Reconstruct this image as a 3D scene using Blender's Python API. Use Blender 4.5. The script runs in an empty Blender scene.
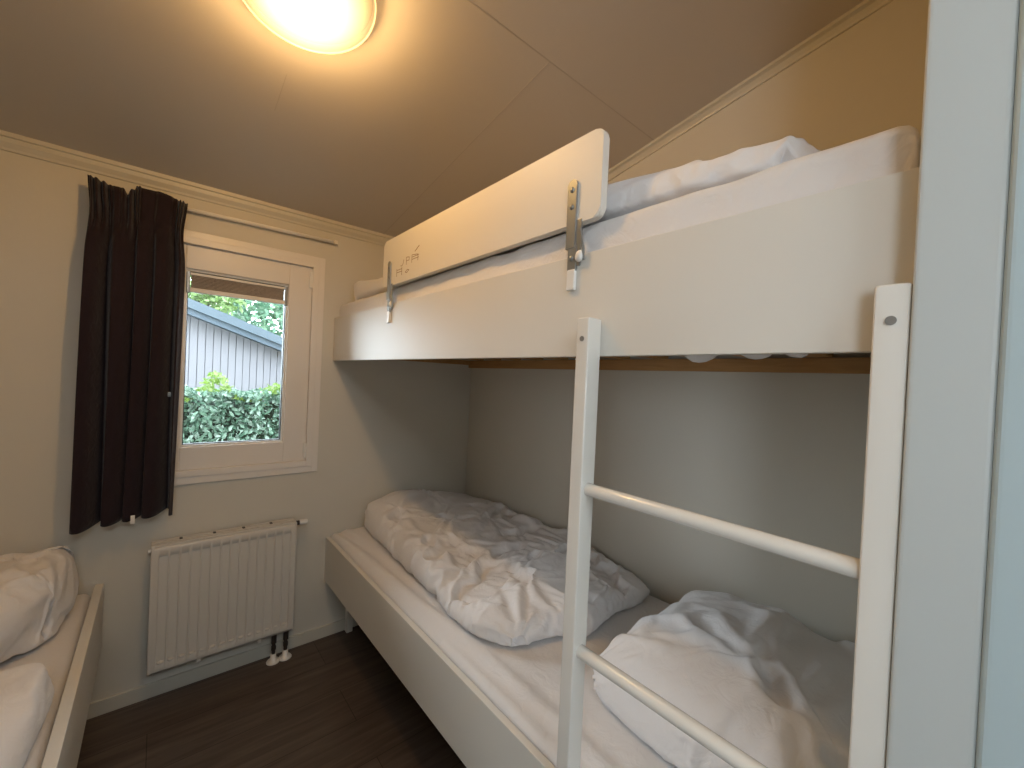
import bpy, bmesh, math, random
import numpy as np
from mathutils import Vector, Matrix, noise
from math import sin, cos, pi, radians as R

S = bpy.context.scene
COL = S.collection

# ------------------------------------------------------------------ camera, world, light, exposure
YAW, PITCH, ROLL, FPX = 0.70458, -0.0113433, 0.0454087, 414.412
fw = Vector((sin(YAW)*cos(PITCH), cos(YAW)*cos(PITCH), sin(PITCH)))
rt = Vector((cos(YAW), -sin(YAW), 0)); up = rt.cross(fw)
r2 = cos(ROLL)*rt + sin(ROLL)*up; u2 = -sin(ROLL)*rt + cos(ROLL)*up
cam = bpy.data.cameras.new('camera'); camo = bpy.data.objects.new('camera', cam); COL.objects.link(camo)
m = Matrix((r2, u2, -fw)).transposed().to_4x4(); m.translation = Vector((0, 0, 1.31))
camo.matrix_world = m
cam.sensor_width = 36; cam.lens = FPX/1024*36; cam.clip_start = 0.02; cam.clip_end = 200
S.camera = camo

S.view_settings.view_transform = 'Standard'; S.view_settings.look = 'None'
S.view_settings.gamma = 1; S.view_settings.use_curve_mapping = False
S.view_settings.exposure = 0.26

w = bpy.data.worlds.new('sky'); S.world = w; w.use_nodes = True
nt = w.node_tree; nt.nodes.clear()
o = nt.nodes.new('ShaderNodeOutputWorld'); b = nt.nodes.new('ShaderNodeBackground')
b.inputs[0].default_value = (0.80, 0.90, 1.0, 1); b.inputs[1].default_value = 11
nt.links.new(b.outputs[0], o.inputs[0])

def area(name, loc, rot, sx, sy, power, color, portal=False):
    l = bpy.data.lights.new(name, 'AREA'); l.shape = 'RECTANGLE'; l.size = sx; l.size_y = sy
    l.energy = power; l.color = color
    if portal: l.cycles.is_portal = True
    q = bpy.data.objects.new(name, l); q.location = loc; q.rotation_euler = rot; COL.objects.link(q); return q
# daylight through the bedroom window and through the window of the corridor behind the camera
area('window_portal', (0.255, 2.20, 1.33), (R(-90), 0, 0), 0.40, 0.74, 1, (1, 1, 1), True)
area('corridor_window_portal', (-1.28, -0.85, 1.40), (R(90), 0, R(-90)), 0.5, 0.9, 1, (1, 1, 1), True)
area('corridor_fill', (-0.1, -1.2, 2.30), (R(35), 0, 0), 0.9, 0.35, 10, (0.86, 0.93, 1.0))  # fill light added for the lower room; the corridor ceiling has no opening
sun = bpy.data.lights.new('hazy_sun', 'SUN'); sun.energy = 4.8; sun.angle = R(52); sun.color = (0.78, 0.90, 1.0)
suno = bpy.data.objects.new('hazy_sun', sun); COL.objects.link(suno)
suno.rotation_euler = Vector((1.21, -1.6, -0.50)).to_track_quat('-Z', 'Y').to_euler()
# the ceiling lamp's bulb
LAMP = (0.238, 1.092)
SL, Z0, D = 0.195, 2.025, 2.116
def ceilz(y): return Z0 + SL*(D-y)

# ------------------------------------------------------------------ materials
def mat(name, base, rough=0.5, metal=0, spec=0.5, bump=None, coat=0, var=None, trans=0, emis=None, sheen=0):
    M = bpy.data.materials.new(name); M.use_nodes = True
    n = M.node_tree; p = n.nodes['Principled BSDF']
    p.inputs['Base Color'].default_value = (*base, 1); p.inputs['Roughness'].default_value = rough
    p.inputs['Metallic'].default_value = metal; p.inputs['Specular IOR Level'].default_value = spec
    p.inputs['Coat Weight'].default_value = coat; p.inputs['Sheen Weight'].default_value = sheen
    if trans: p.inputs['Transmission Weight'].default_value = trans
    tc = n.nodes.new('ShaderNodeTexCoord')
    if var:
        sc, amt = var
        nz = n.nodes.new('ShaderNodeTexNoise'); nz.inputs['Scale'].default_value = sc; nz.inputs['Detail'].default_value = 4
        mx = n.nodes.new('ShaderNodeMix'); mx.data_type = 'RGBA'
        mx.inputs[6].default_value = (*[c*(1-amt) for c in base], 1); mx.inputs[7].default_value = (*[min(1, c*(1+amt)) for c in base], 1)
        n.links.new(tc.outputs['Object'], nz.inputs['Vector']); n.links.new(nz.outputs[0], mx.inputs[0]); n.links.new(mx.outputs[2], p.inputs['Base Color'])
    if bump:
        sc, st, dist = bump
        nz = n.nodes.new('ShaderNodeTexNoise'); nz.inputs['Scale'].default_value = sc; nz.inputs['Detail'].default_value = 3
        bp = n.nodes.new('ShaderNodeBump'); bp.inputs['Strength'].default_value = st; bp.inputs['Distance'].default_value = dist
        n.links.new(tc.outputs['Object'], nz.inputs['Vector']); n.links.new(nz.outputs[0], bp.inputs['Height']); n.links.new(bp.outputs[0], p.inputs['Normal'])
    return M

M = {}
M['wall'] = mat('cream_wall_paint', (0.64, 0.607, 0.53), 0.62, bump=(90, 0.12, 0.002), var=(2.5, 0.02))
M['ceil'] = mat('ceiling_board', (0.58, 0.53, 0.47), 0.55, bump=(60, 0.1, 0.002), var=(1.5, 0.02))
M['trim'] = mat('trim_paint', (0.60, 0.57, 0.49), 0.4)
M['winwhite'] = mat('window_frame_white', (0.78, 0.735, 0.68), 0.35)
M['white'] = mat('white_laminate', (0.73, 0.70, 0.635), 0.52, bump=(14, 0.05, 0.002))
M['gloss'] = mat('white_lacquer', (0.76, 0.73, 0.67), 0.22, coat=0.3)
M['metalwhite'] = mat('white_radiator_enamel', (0.66, 0.62, 0.56), 0.32)
M['edge'] = mat('laminate_edge', (0.72, 0.72, 0.70), 0.4)
M['jamb'] = mat('satin_white_jamb', (0.52, 0.545, 0.53), 0.42, bump=(20, 0.05, 0.002))
M['doorframe'] = mat('daylight_tinted_door_frame', (0.44, 0.53, 0.55), 0.3)  # blue cast of the corridor daylight is put into this frame's colour
M['steel'] = mat('zinc_steel', (0.30, 0.31, 0.30), 0.35, metal=0.55)
M['darksteel'] = mat('dark_pipe', (0.07, 0.06, 0.055), 0.35, metal=0.6)
M['dark'] = mat('black_gasket', (0.02, 0.02, 0.02), 0.5)
M['shade_dark'] = mat('radiator_slot_shade', (0.06, 0.055, 0.05), 0.6)
M['plastic'] = mat('white_plastic', (0.82, 0.80, 0.76), 0.35)
M['greycap'] = mat('grey_cap', (0.22, 0.21, 0.19), 0.4)
M['ink'] = mat('grey_brown_ink', (0.33, 0.22, 0.13), 0.7)
M['corr'] = mat('corridor_paint', (0.70, 0.72, 0.70), 0.6)

def fabric(name, base, sc=900, rough=0.85, var=0.02, dist=0.0004):
    F = mat(name, base, rough, spec=0.2, sheen=0.15)
    n = F.node_tree; p = n.nodes['Principled BSDF']
    tc = n.nodes['Texture Coordinate']
    n1 = n.nodes.new('ShaderNodeTexNoise'); n1.inputs['Scale'].default_value = 26; n1.inputs['Detail'].default_value = 5; n1.inputs['Distortion'].default_value = 1.2
    b1 = n.nodes.new('ShaderNodeBump'); b1.inputs['Strength'].default_value = 0.35; b1.inputs['Distance'].default_value = 0.010
    n2 = n.nodes.new('ShaderNodeTexNoise'); n2.inputs['Scale'].default_value = sc; n2.inputs['Detail'].default_value = 1
    b2 = n.nodes.new('ShaderNodeBump'); b2.inputs['Strength'].default_value = 0.2; b2.inputs['Distance'].default_value = dist
    for q in (n1, n2): n.links.new(tc.outputs['Object'], q.inputs['Vector'])
    n.links.new(n1.outputs[0], b1.inputs['Height']); n.links.new(n2.outputs[0], b2.inputs['Height'])
    n.links.new(b1.outputs[0], b2.inputs['Normal']); n.links.new(b2.outputs[0], p.inputs['Normal'])
    return F
M['linen'] = fabric('white_cotton', (0.80, 0.78, 0.775))
M['sheet'] = fabric('white_fitted_sheet', (0.76, 0.735, 0.72))
M['curtain'] = fabric('dark_aubergine_curtain', (0.021, 0.0125, 0.0165), rough=0.95)

def wood(name, c1, c2, sc, axis_scale):
    W = bpy.data.materials.new(name); W.use_nodes = True; n = W.node_tree; p = n.nodes['Principled BSDF']; p.inputs['Roughness'].default_value = 0.6
    tc = n.nodes.new('ShaderNodeTexCoord'); mp = n.nodes.new('ShaderNodeMapping'); mp.inputs['Scale'].default_value = axis_scale
    nz = n.nodes.new('ShaderNodeTexNoise'); nz.inputs['Scale'].default_value = sc; nz.inputs['Detail'].default_value = 5; nz.inputs['Distortion'].default_value = 0.6
    mx = n.nodes.new('ShaderNodeMix'); mx.data_type = 'RGBA'; mx.inputs[6].default_value = (*c1, 1); mx.inputs[7].default_value = (*c2, 1)
    n.links.new(tc.outputs['Object'], mp.inputs[0]); n.links.new(mp.outputs[0], nz.inputs['Vector']); n.links.new(nz.outputs[0], mx.inputs[0]); n.links.new(mx.outputs[2], p.inputs['Base Color'])
    return W
M['pine'] = wood('pine', (0.34, 0.17, 0.055), (0.60, 0.34, 0.13), 6, (12, 1.2, 12))

def floor_mat():
    W = bpy.data.materials.new('dark_oak_planks'); W.use_nodes = True; n = W.node_tree; p = n.nodes['Principled BSDF']
    p.inputs['Roughness'].default_value = 0.42
    tc = n.nodes.new('ShaderNodeTexCoord'); mp = n.nodes.new('ShaderNodeMapping')
    mp.inputs['Rotation'].default_value = (0, 0, 0)
    br = n.nodes.new('ShaderNodeTexBrick'); br.inputs['Scale'].default_value = 1
    br.inputs['Brick Width'].default_value = 1.2; br.inputs['Row Height'].default_value = 0.19; br.inputs['Mortar Size'].default_value = 0.0012
    br.inputs['Color1'].default_value = (0.084, 0.062, 0.048, 1); br.inputs['Color2'].default_value = (0.125, 0.092, 0.071, 1); br.inputs['Mortar'].default_value = (0.025, 0.018, 0.013, 1)
    mp2 = n.nodes.new('ShaderNodeMapping'); mp2.inputs['Scale'].default_value = (1.2, 14, 1)
    nz = n.nodes.new('ShaderNodeTexNoise'); nz.inputs['Scale'].default_value = 3; nz.inputs['Detail'].default_value = 7; nz.inputs['Distortion'].default_value = 0.8
    mx = n.nodes.new('ShaderNodeMix'); mx.data_type = 'RGBA'; mx.blend_type = 'MULTIPLY'; mx.inputs[0].default_value = 0.7
    rp = n.nodes.new('ShaderNodeValToRGB'); rp.color_ramp.elements[0].position = 0.3; rp.color_ramp.elements[0].color = (0.45, 0.42, 0.40, 1); rp.color_ramp.elements[1].position = 0.7; rp.color_ramp.elements[1].color = (1.3, 1.3, 1.3, 1)
    n.links.new(tc.outputs['Object'], mp.inputs[0]); n.links.new(mp.outputs[0], br.inputs[0]); n.links.new(tc.outputs['Object'], mp2.inputs[0]); n.links.new(mp2.outputs[0], nz.inputs['Vector'])
    n.links.new(nz.outputs[0], rp.inputs[0]); n.links.new(br.outputs[0], mx.inputs[6]); n.links.new(rp.outputs[0], mx.inputs[7]); n.links.new(mx.outputs[2], p.inputs['Base Color'])
    bp = n.nodes.new('ShaderNodeBump'); bp.inputs['Strength'].default_value = 0.15; bp.inputs['Distance'].default_value = 0.002
    n.links.new(nz.outputs[0], bp.inputs['Height']); n.links.new(bp.outputs[0], p.inputs['Normal'])
    return W
M['floor'] = floor_mat()

# ------------------------------------------------------------------ helpers
def link(name, me, m=None, parent=None, smooth=False):
    ob = bpy.data.objects.new(name, me); COL.objects.link(ob)
    if m is not None and not me.materials: me.materials.append(m)
    if parent is not None: ob.parent = parent
    if smooth:
        for f in me.polygons: f.use_smooth = True
    return ob
def obj(name, bm, m, parent=None, smooth=False, origin=None):
    me = bpy.data.meshes.new(name)
    bmesh.ops.recalc_face_normals(bm, faces=bm.faces)
    if origin is not None: bmesh.ops.translate(bm, verts=bm.verts, vec=-Vector(origin))
    bm.to_mesh(me); bm.free()
    ob = link(name, me, m, parent, smooth)
    if origin is not None: ob.location = origin
    return ob
def box(bm, x0, x1, y0, y1, z0, z1, bev=0, seg=2):
    t = bmesh.new()
    bmesh.ops.create_cube(t, size=1)
    bmesh.ops.scale(t, verts=t.verts, vec=(x1-x0, y1-y0, z1-z0))
    bmesh.ops.translate(t, verts=t.verts, vec=((x0+x1)/2, (y0+y1)/2, (z0+z1)/2))
    if bev: bmesh.ops.bevel(t, geom=t.edges[:], offset=bev, segments=seg, profile=0.6, affect='EDGES')
    me = bpy.data.meshes.new('t'); t.to_mesh(me); t.free(); bm.from_mesh(me); bpy.data.meshes.remove(me)
    return bm
def B(x0, x1, y0, y1, z0, z1, bev=0, seg=2): return box(bmesh.new(), x0, x1, y0, y1, z0, z1, bev, seg)
def cyl(bm, p0, p1, r, r1=None, seg=20, caps=True):
    p0 = Vector(p0); p1 = Vector(p1); d = p1-p0; r1 = r if r1 is None else r1
    q = d.to_track_quat('Z', 'Y').to_matrix().to_4x4(); q.translation = (p0+p1)/2
    bmesh.ops.create_cone(bm, cap_ends=caps, segments=seg, radius1=r, radius2=r1, depth=d.length, matrix=q)
    return bm
def tube(bm, pts, r, seg=10):
    pts = [Vector(p) for p in pts]; rings = []
    for i, p in enumerate(pts):
        t = (pts[min(i+1, len(pts)-1)]-pts[max(i-1, 0)]).normalized()
        a = t.orthogonal().normalized() if i == 0 else (a - t*a.dot(t)).normalized()
        b = t.cross(a); rings.append([bm.verts.new(p+r*(cos(2*pi*k/seg)*a+sin(2*pi*k/seg)*b)) for k in range(seg)])
    for i in range(len(rings)-1):
        for k in range(seg): bm.faces.new((rings[i][k], rings[i][(k+1) % seg], rings[i+1][(k+1) % seg], rings[i+1][k]))
    bm.faces.new(rings[0]); bm.faces.new(rings[-1]); return bm
def prism(bm, pts, axis, a0, a1):
    """extrude a 2D outline along an axis: pts are the other two coordinates in order"""
    def mk(p, a):
        if axis == 0: return (a, p[0], p[1])
        if axis == 1: return (p[0], a, p[1])
        return (p[0], p[1], a)
    v0 = [bm.verts.new(mk(p, a0)) for p in pts]; v1 = [bm.verts.new(mk(p, a1)) for p in pts]; n = len(pts)
    bm.faces.new(v0); bm.faces.new(v1)
    for i in range(n): bm.faces.new((v0[i], v0[(i+1) % n], v1[(i+1) % n], v1[i]))
    return bm
def lathe(bm, prof, c, seg=64, axis=None):
    rings = []
    for r, z in prof: rings.append([bm.verts.new((c[0]+r*cos(2*pi*k/seg), c[1]+r*sin(2*pi*k/seg), c[2]+z)) for k in range(seg)])
    for i in range(len(rings)-1):
        for k in range(seg): bm.faces.new((rings[i][k], rings[i][(k+1) % seg], rings[i+1][(k+1) % seg], rings[i+1][k]))
    return bm
def struct(name, bm, m, parent=None, smooth=False):
    ob = obj(name, bm, m, parent, smooth)
    if parent is None: ob['kind'] = 'structure'
    return ob
def empty(name, loc=(0, 0, 0)):
    e = bpy.data.objects.new(name, None); e.empty_display_size = 0.05; e.location = loc; COL.objects.link(e); return e
def tag(ob, label, cat, group=None, kind=None):
    ob['label'] = label; ob['category'] = cat
    if group: ob['group'] = group
    if kind: ob['kind'] = kind
    return ob
def thing(name, label, cat, loc, group=None): return tag(empty(name, loc), label, cat, group)
def part(name, bm, m, root, smooth=False, label=None):
    """bm in world coordinates, parented to root (an unrotated Empty or object)"""
    loc = Vector((0, 0, 0)); q = root
    while q is not None: loc += q.location; q = q.parent
    bmesh.ops.translate(bm, verts=bm.verts, vec=-loc)
    ob = obj(name, bm, m, root, smooth)
    if label: ob['label'] = label
    return ob
def autosmooth(ob, ang=35):
    me = ob.data
    for f in me.polygons: f.use_smooth = True
    bm = bmesh.new(); bm.from_mesh(me)
    for e in bm.edges: e.smooth = len(e.link_faces) == 2 and e.calc_face_angle(0) < R(ang)
    bm.to_mesh(me); bm.free(); return ob

# ------------------------------------------------------------------ room shell
XR, XL = 1.462, -1.02
YF = 0.064          # room-side face of the front wall (camera stands in its doorway)
WT = 0.14
# back wall with window hole
WX0, WX1, WZ0, WZ1 = -0.055, 0.562, 0.860, 1.820
bm = bmesh.new()
box(bm, XL-WT, WX0, D, D+WT, -0.05, 2.3); box(bm, WX1, XR+WT, D, D+WT, -0.05, 2.3)
box(bm, WX0, WX1, D, D+WT, -0.05, WZ0); box(bm, WX0, WX1, D, D+WT, WZ1, 2.3)
struct('wall_back', bm, M['wall'])
struct('wall_right', B(XR, XR+WT, -0.0, D, -0.05, 2.7), M['wall'])
struct('wall_left', B(XL-WT, XL, -0.0, D, -0.05, 2.7), M['wall'])
bm = bmesh.new()
box(bm, 0.634, XR, 0.002, YF, 0, 2.6); 
struct('wall_front', bm, M['wall'])
struct('wall_front_left', B(XL, -0.32, 0.002, YF, 0, 2.6), M['wall'])
struct('wall_front_above_door', B(-0.32, 0.632, 0.002, YF, 2.12, 2.6), M['wall'])
# jamb lining and door frame seen at the right edge
struct('trim_1', B(0.596, 0.633, 0.0015, 0.0634, 0, 2.12, 0.0045, 3), M['jamb'])
struct('trim_2', B(0.592, 0.66, -0.085, 0.0012, 0, 2.12, 0.006, 4), M['doorframe'])
struct('floor', B(XL-WT, XR+WT, -1.5, D+0.05, -0.05, 0), M['floor'])
# sloping ceiling
t = 0.06
bm = prism(bmesh.new(), [(D+0.1, ceilz(D+0.1)), (0.0, ceilz(0.0)), (0.0, ceilz(0)+t), (D+0.1, ceilz(D+0.1)+t)], 0, XL-WT, XR+WT)
struct('ceiling', bm, M['ceil'])
# ceiling board joints: thin recessed-looking battens
def cstrip(x0, x1, y0, y1, h=0.0016):
    return prism(bmesh.new(), [(y0, ceilz(y0)-h), (y1, ceilz(y1)-h), (y1, ceilz(y1)+0.003), (y0, ceilz(y0)+0.003)], 0, x0, x1)
M['joint'] = mat('ceiling_joint_filler', (0.49, 0.44, 0.385), 0.7)
struct('trim_3', cstrip(XL, XR, 0.9035, 0.9065, 0.0006), M['joint'])
struct('trim_4', cstrip(0.8590, 0.8615, 0.9065, D-0.02, 0.0006), M['joint'])
struct('trim_5', cstrip(0.2570, 0.2585, 1.38, 1.54, 0.0006), M['joint'])
# cornices: back wall moulding (two small steps) and right wall moulding
bm = prism(bmesh.new(), [(D, 1.976), (D-0.006, 1.976), (D-0.008, 1.985), (D-0.017, 2.000), (D-0.019, 2.014), (D-0.026, 2.016), (D-0.026, ceilz(D-0.026)), (D, ceilz(D))], 0, XL, XR)
struct('trim_6', bm, M['trim'])
bm = bmesh.new()
prof = [(XR, -0.030), (XR-0.007, -0.030), (XR-0.009, -0.023), (XR-0.018, -0.013), (XR-0.030, -0.010), (XR-0.030, 0.002), (XR, 0.002)]
y0, y1 = YF, D-0.026
v0 = [bm.verts.new((p[0], y0, ceilz(y0)+p[1])) for p in prof]; v1 = [bm.verts.new((p[0], y1, ceilz(y1)+p[1])) for p in prof]
bm.faces.new(v0); bm.faces.new(v1)
for i in range(len(prof)): bm.faces.new((v0[i], v0[(i+1) % len(prof)], v1[(i+1) % len(prof)], v1[i]))
struct('trim_7', bm, M['trim'])
struct('baseboard_back', B(XL, XR, D-0.012, D, 0, 0.055, 0.002), M['trim'])
struct('baseboard_right', B(XR-0.012, XR, YF, D-0.012, 0, 0.055, 0.002), M['trim'])
# corridor behind the camera
struct('wall_corridor_right', B(1.25, 1.35, -1.35, 0.0, 0, 2.5), M['corr'])
bm = bmesh.new(); box(bm, -1.25, -1.15, -0.62, 0.0, 0, 2.5); box(bm, -1.25, -1.15, -1.35, -1.08, 0, 2.5); box(bm, -1.25, -1.15, -1.08, -0.62, 0, 0.95); box(bm, -1.25, -1.15, -1.08, -0.62, 1.80, 2.5)
struct('wall_corridor_left', bm, M['corr'])
struct('ceiling_corridor', B(-1.25, 1.35, -1.40, 0.0, 2.4, 2.46), M['corr'])
struct('wall_corridor_back', B(-1.25, 1.35, -1.40, -1.35, 0, 2.4), M['corr'])

# ------------------------------------------------------------------ window
wroot = empty('window_1', (0.2535, D, WZ0)); wroot['kind'] = 'structure'
def frame_bm(x0, x1, z0, z1, wd, y0, y1, bev=0.003):
    """rectangular frame: outer rect, member width, depth range"""
    bm = bmesh.new(); wl, wr, wb, wt = (wd, wd, wd, wd) if not hasattr(wd, '__len__') else wd
    box(bm, x0, x0+wl, y0, y1, z0, z1, bev); box(bm, x1-wr, x1, y0, y1, z0, z1, bev)
    box(bm, x0+wl-0.001, x1-wr+0.001, y0+0.0003, y1, z0, z0+wb, bev); box(bm, x0+wl-0.001, x1-wr+0.001, y0+0.0003, y1, z1-wt, z1, bev)
    return bm
part('window_trim', frame_bm(-0.082, 0.589, 0.826, 1.845, 0.030, D-0.009, D+0.004, 0.003), M['winwhite'], wroot)
part('window_frame', frame_bm(-0.055, 0.562, 0.856, 1.818, 0.0265, D-0.014, D+0.07, 0.003), M['winwhite'], wroot)
sash = part('sash', frame_bm(-0.029, 0.536, 0.882, 1.792, (0.097, 0.097, 0.093, 0.096), D+0.004, D+0.062, 0.004), M['winwhite'], wroot)
part('glazing_bead', frame_bm(0.0675, 0.4395, 0.9745, 1.6965, 0.008, D+0.016, D+0.04, 0.002), M['plastic'], wroot)
part('gasket', frame_bm(0.0745, 0.4325, 0.9815, 1.6895, 0.004, D+0.026, D+0.05, 0), M['dark'], wroot)
G = bpy.data.materials.new('window_glass'); G.use_nodes = True; n = G.node_tree; n.nodes.clear()
oo = n.nodes.new('ShaderNodeOutputMaterial'); tr = n.nodes.new('ShaderNodeBsdfTransparent'); gl = n.nodes.new('ShaderNodeBsdfGlossy'); mx = n.nodes.new('ShaderNodeMixShader'); fr = n.nodes.new('ShaderNodeFresnel')
gl.inputs['Roughness'].default_value = 0.02; tr.inputs[0].default_value = (0.96, 0.98, 0.98, 1); fr.inputs[0].default_value = 1.45
n.links.new(fr.outputs[0], mx.inputs[0]); n.links.new(tr.outputs[0], mx.inputs[1]); n.links.new(gl.outputs[0], mx.inputs[2]); n.links.new(mx.outputs[0], oo.inputs[0])
part('pane', B(0.076, 0.432, D+0.036, D+0.042, 0.982, 1.690), G, wroot)
bm = B(0.524, 0.537, D-0.008, D+0.006, 1.695, 1.770, 0.003); part('hinge', bm, M['plastic'], wroot)
bm = B(0.524, 0.537, D-0.008, D+0.006, 0.905, 0.965, 0.003); cyl(bm, (0.531, D-0.003, 0.895), (0.531, D-0.003, 0.92), 0.0055); part('hinge', bm, M['plastic'], wroot)
bm = B(0.010, 0.034, D-0.030, D-0.019, 1.17, 1.24, 0.003); box(bm, 0.008, 0.058, D-0.044, D-0.030, 1.182, 1.2, 0.004); part('window_handle', bm, M['steel'], wroot)

# pleated blind folded up at the top of the pane
bl = thing('pleated_blind', 'beige honeycomb blind drawn up to the top of the window pane', 'blind', (0.253, D+0.015, 1.60))
BX0, BX1 = 0.083, 0.424
part('top_rail', B(BX0, BX1, D+0.006, D+0.026, 1.672, 1.682, 0.002), M['winwhite'], bl)
part('bottom_rail', B(BX0, BX1, D+0.005, D+0.026, 1.604, 1.621, 0.002), M['winwhite'], bl)
bm = bmesh.new(); npl = 9; zz = [1.621+(1.672-1.621)*i/(2*npl) for i in range(2*npl+1)]
pts = [(D+0.009+(0.006 if i % 2 else 0), z) for i, z in enumerate(zz)] + [(D+0.024, zz[-1]), (D+0.024, zz[0])]
prism(bm, pts, 0, BX0+0.003, BX1-0.003)
def honey():
    W = mat('beige_honeycomb_fabric', (0.34, 0.29, 0.24), 0.9); n = W.node_tree
    vo = n.nodes.new('ShaderNodeTexVoronoi'); vo.inputs['Scale'].default_value = 260
    rp = n.nodes.new('ShaderNodeValToRGB'); rp.color_ramp.elements[0].color = (0.22, 0.19, 0.165, 1); rp.color_ramp.elements[1].color = (0.60, 0.53, 0.46, 1); rp.color_ramp.elements[1].position = 0.7
    n.links.new(n.nodes['Texture Coordinate'].outputs['Object'], vo.inputs['Vector']); n.links.new(vo.outputs[0], rp.inputs[0]); n.links.new(rp.outputs[0], n.nodes['Principled BSDF'].inputs['Base Color']); return W
part('pleats', bm, honey(), bl)
for x0 in (BX0-0.012, BX1): part('blind_bracket', B(x0, x0+0.012, D+0.008, D+0.026, 1.600, 1.686, 0.002), M['steel'], bl)

# ------------------------------------------------------------------ curtain rail and curtain
cr = thing('curtain_rail', 'thin white curtain rail on the wall above the window', 'curtain rail', (0.2, 2.075, 1.935))
bm = bmesh.new(); tube(bm, [(-0.19, 2.098, 1.918), (0.625, 2.098, 1.930)], 0.0078, 12); part('rod', bm, M['plastic'], cr, True)
part('end_stop', B(0.619, 0.637, 2.089, 2.107, 1.921, 1.939, 0.003), M['winwhite'], cr)
part('wall_bracket', B(0.600, 0.613, 2.098, 2.116, 1.924, 1.936, 0.002), M['winwhite'], cr)
part('wall_bracket', B(-0.17, -0.157, 2.098, 2.116, 1.912, 1.924, 0.002), M['winwhite'], cr)

def curtain():
    nu, nv = 260, 60
    bm = bmesh.new(); V = []
    rnd = random.Random(4)
    # fold profile: depth and lateral position along fabric
    xt0, xt1, xb0, xb1 = -0.213, 0.068, -0.226, 0.063
    for j in range(nv+1):
        v = j/nv; row = []
        for i in range(nu+1):
            u = i/nu
            x = (xt0+(xt1-xt0)*u)*(1-v) + (xb0+(xb1-xb0)*u)*v
            # waist in under the heading, then hang out again
            waist = math.exp(-((v-0.10)/0.07)**2)
            x += -0.010*(u-0.5)*2*waist
            # top: three pinch pleats, each of three close folds
            top = max(0, 1-v/0.16)
            ph = 2*pi*(4.7*u + 0.10*sin(2*pi*u*1.7+0.6) + 0.05*sin(v*3+u*7))
            d = 0.034*(1-2*abs(sin(ph/2))**1.3) + 0.006*sin(2*ph+1.1+v)
            d *= (0.55+0.45*min(1, v*2.5)) * (0.8+0.35*sin(u*7+1.0))
            pp = 0
            for c in (0.13, 0.43, 0.93):
                g = math.exp(-((u-c)/0.075)**2)
                pp += g*0.016*sin((u-c)*2*pi/0.050+1.5)
            d *= 1-0.8*max(0, (abs(u-0.5)-0.46)/0.04)
            d = d*(1-0.65*top) + pp*min(1, top*1.6)
            x += 0.014*cos(ph)*(0.3+0.7*v)
            # crooked crumple below the heading
            d += 0.012*math.exp(-((v-0.11)/0.035)**2)*sin(u*31+v*40)
            y = 2.052 + d - 0.012*v
            y = 2.086-0.005*math.log(1+math.exp((2.086-y)/0.005)); y = max(y, 2.006) 
            zt = 1.938 + 0.010*sin(u*8.5+2.2) + 0.012*math.exp(-((u-0.48)/0.05)**2) - 0.020*math.exp(-((u-0.385)/0.02)**2)
            zb = 0.722 + 0.028*u + 0.007*sin(ph+0.7) - 0.012*math.exp(-((u-0.98)/0.1)**2)
            z = zt+(zb-zt)*v
            row.append(bm.verts.new((x, y, z)))
        V.append(row)
    for j in range(nv):
        for i in range(nu): bm.faces.new((V[j][i], V[j+1][i], V[j+1][i+1], V[j][i+1]))
    ob = obj('curtain', bm, M['curtain'], None, True)
    md = ob.modifiers.new('s', 'SOLIDIFY'); md.thickness = 0.0016; md.offset = 0
    tag(ob, 'dark aubergine pleated curtain hanging at the left of the window', 'curtain'); return ob
cu = curtain()
bm = bmesh.new(); box(bm, -0.067, -0.055, 2.022, 2.026, 0.722, 0.752, 0.001); 
lb = obj('care_label', bm, M['plastic'], cu); lb['label'] = 'small white care label at the hem'

# ------------------------------------------------------------------ radiator
rd = thing('radiator', 'white ribbed panel radiator mounted on the wall under the window', 'radiator', (0.2425, 2.07, 0.132))
RX0, RX1, RZ0, RZ1, RY = -0.006, 0.490, 0.132, 0.616, 2.030
def radiator_front(y, dirn):
    nx = 330; bm = bmesh.new(); n = 14
    zs = [RZ0, RZ0+0.010, RZ0+0.030, RZ0+0.042, RZ0+0.052] + [RZ0+0.052+(RZ1-RZ0-0.104)*k/6 for k in range(1, 6)] + [RZ1-0.052, RZ1-0.044, RZ1-0.036, RZ1-0.010, RZ1]
    V = []
    for z in zs:
        row = []
        for i in range(nx+1):
            x = RX0+(RX1-RX0)*i/nx; s = (x-(RX0+0.020))/((RX1-RX0-0.040)/n)
            f = s-math.floor(s); ins = 0 <= s <= n
            # flat recessed groove with rounded raised rib
            g = 0
            if ins:
                e = min(f, 1-f); g = min(1, max(0, (0.44-abs(f-0.5))/0.09)) 
            zz = 1 if RZ0+0.040 < z < RZ1-0.042 else (0.0)
            edge = 0.004 if (z in (RZ0, RZ1) or i in (0, nx)) else 0
            row.append(bm.verts.new((x, y + dirn*(edge + 0.013*g*zz), z)))
        V.append(row)
    for j in range(len(zs)-1):
        for i in range(nx): bm.faces.new((V[j][i], V[j][i+1], V[j+1][i+1], V[j+1][i]))
    return bm
fp = part('front_panel', radiator_front(RY, 1), M['metalwhite'], rd, True)
md = fp.modifiers.new('s', 'SOLIDIFY'); md.thickness = 0.0015; md.offset = 0
bm = B(RX0-0.001, RX1+0.001, RY+0.004, RY+0.007, RZ0-0.001, RZ1+0.001)
box(bm, RX0+0.02, RX1-0.02, 2.085, 2.096, RZ0+0.005, RZ1-0.004, 0.003)
part('rear_panel', bm, M['metalwhite'], rd)
for x0 in (RX0-0.001, RX1-0.009): part('side_cover', B(x0, x0+0.010, RY-0.001, 2.094, RZ0+0.004, RZ1+0.003, 0.0025), M['metalwhite'], rd)
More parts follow.
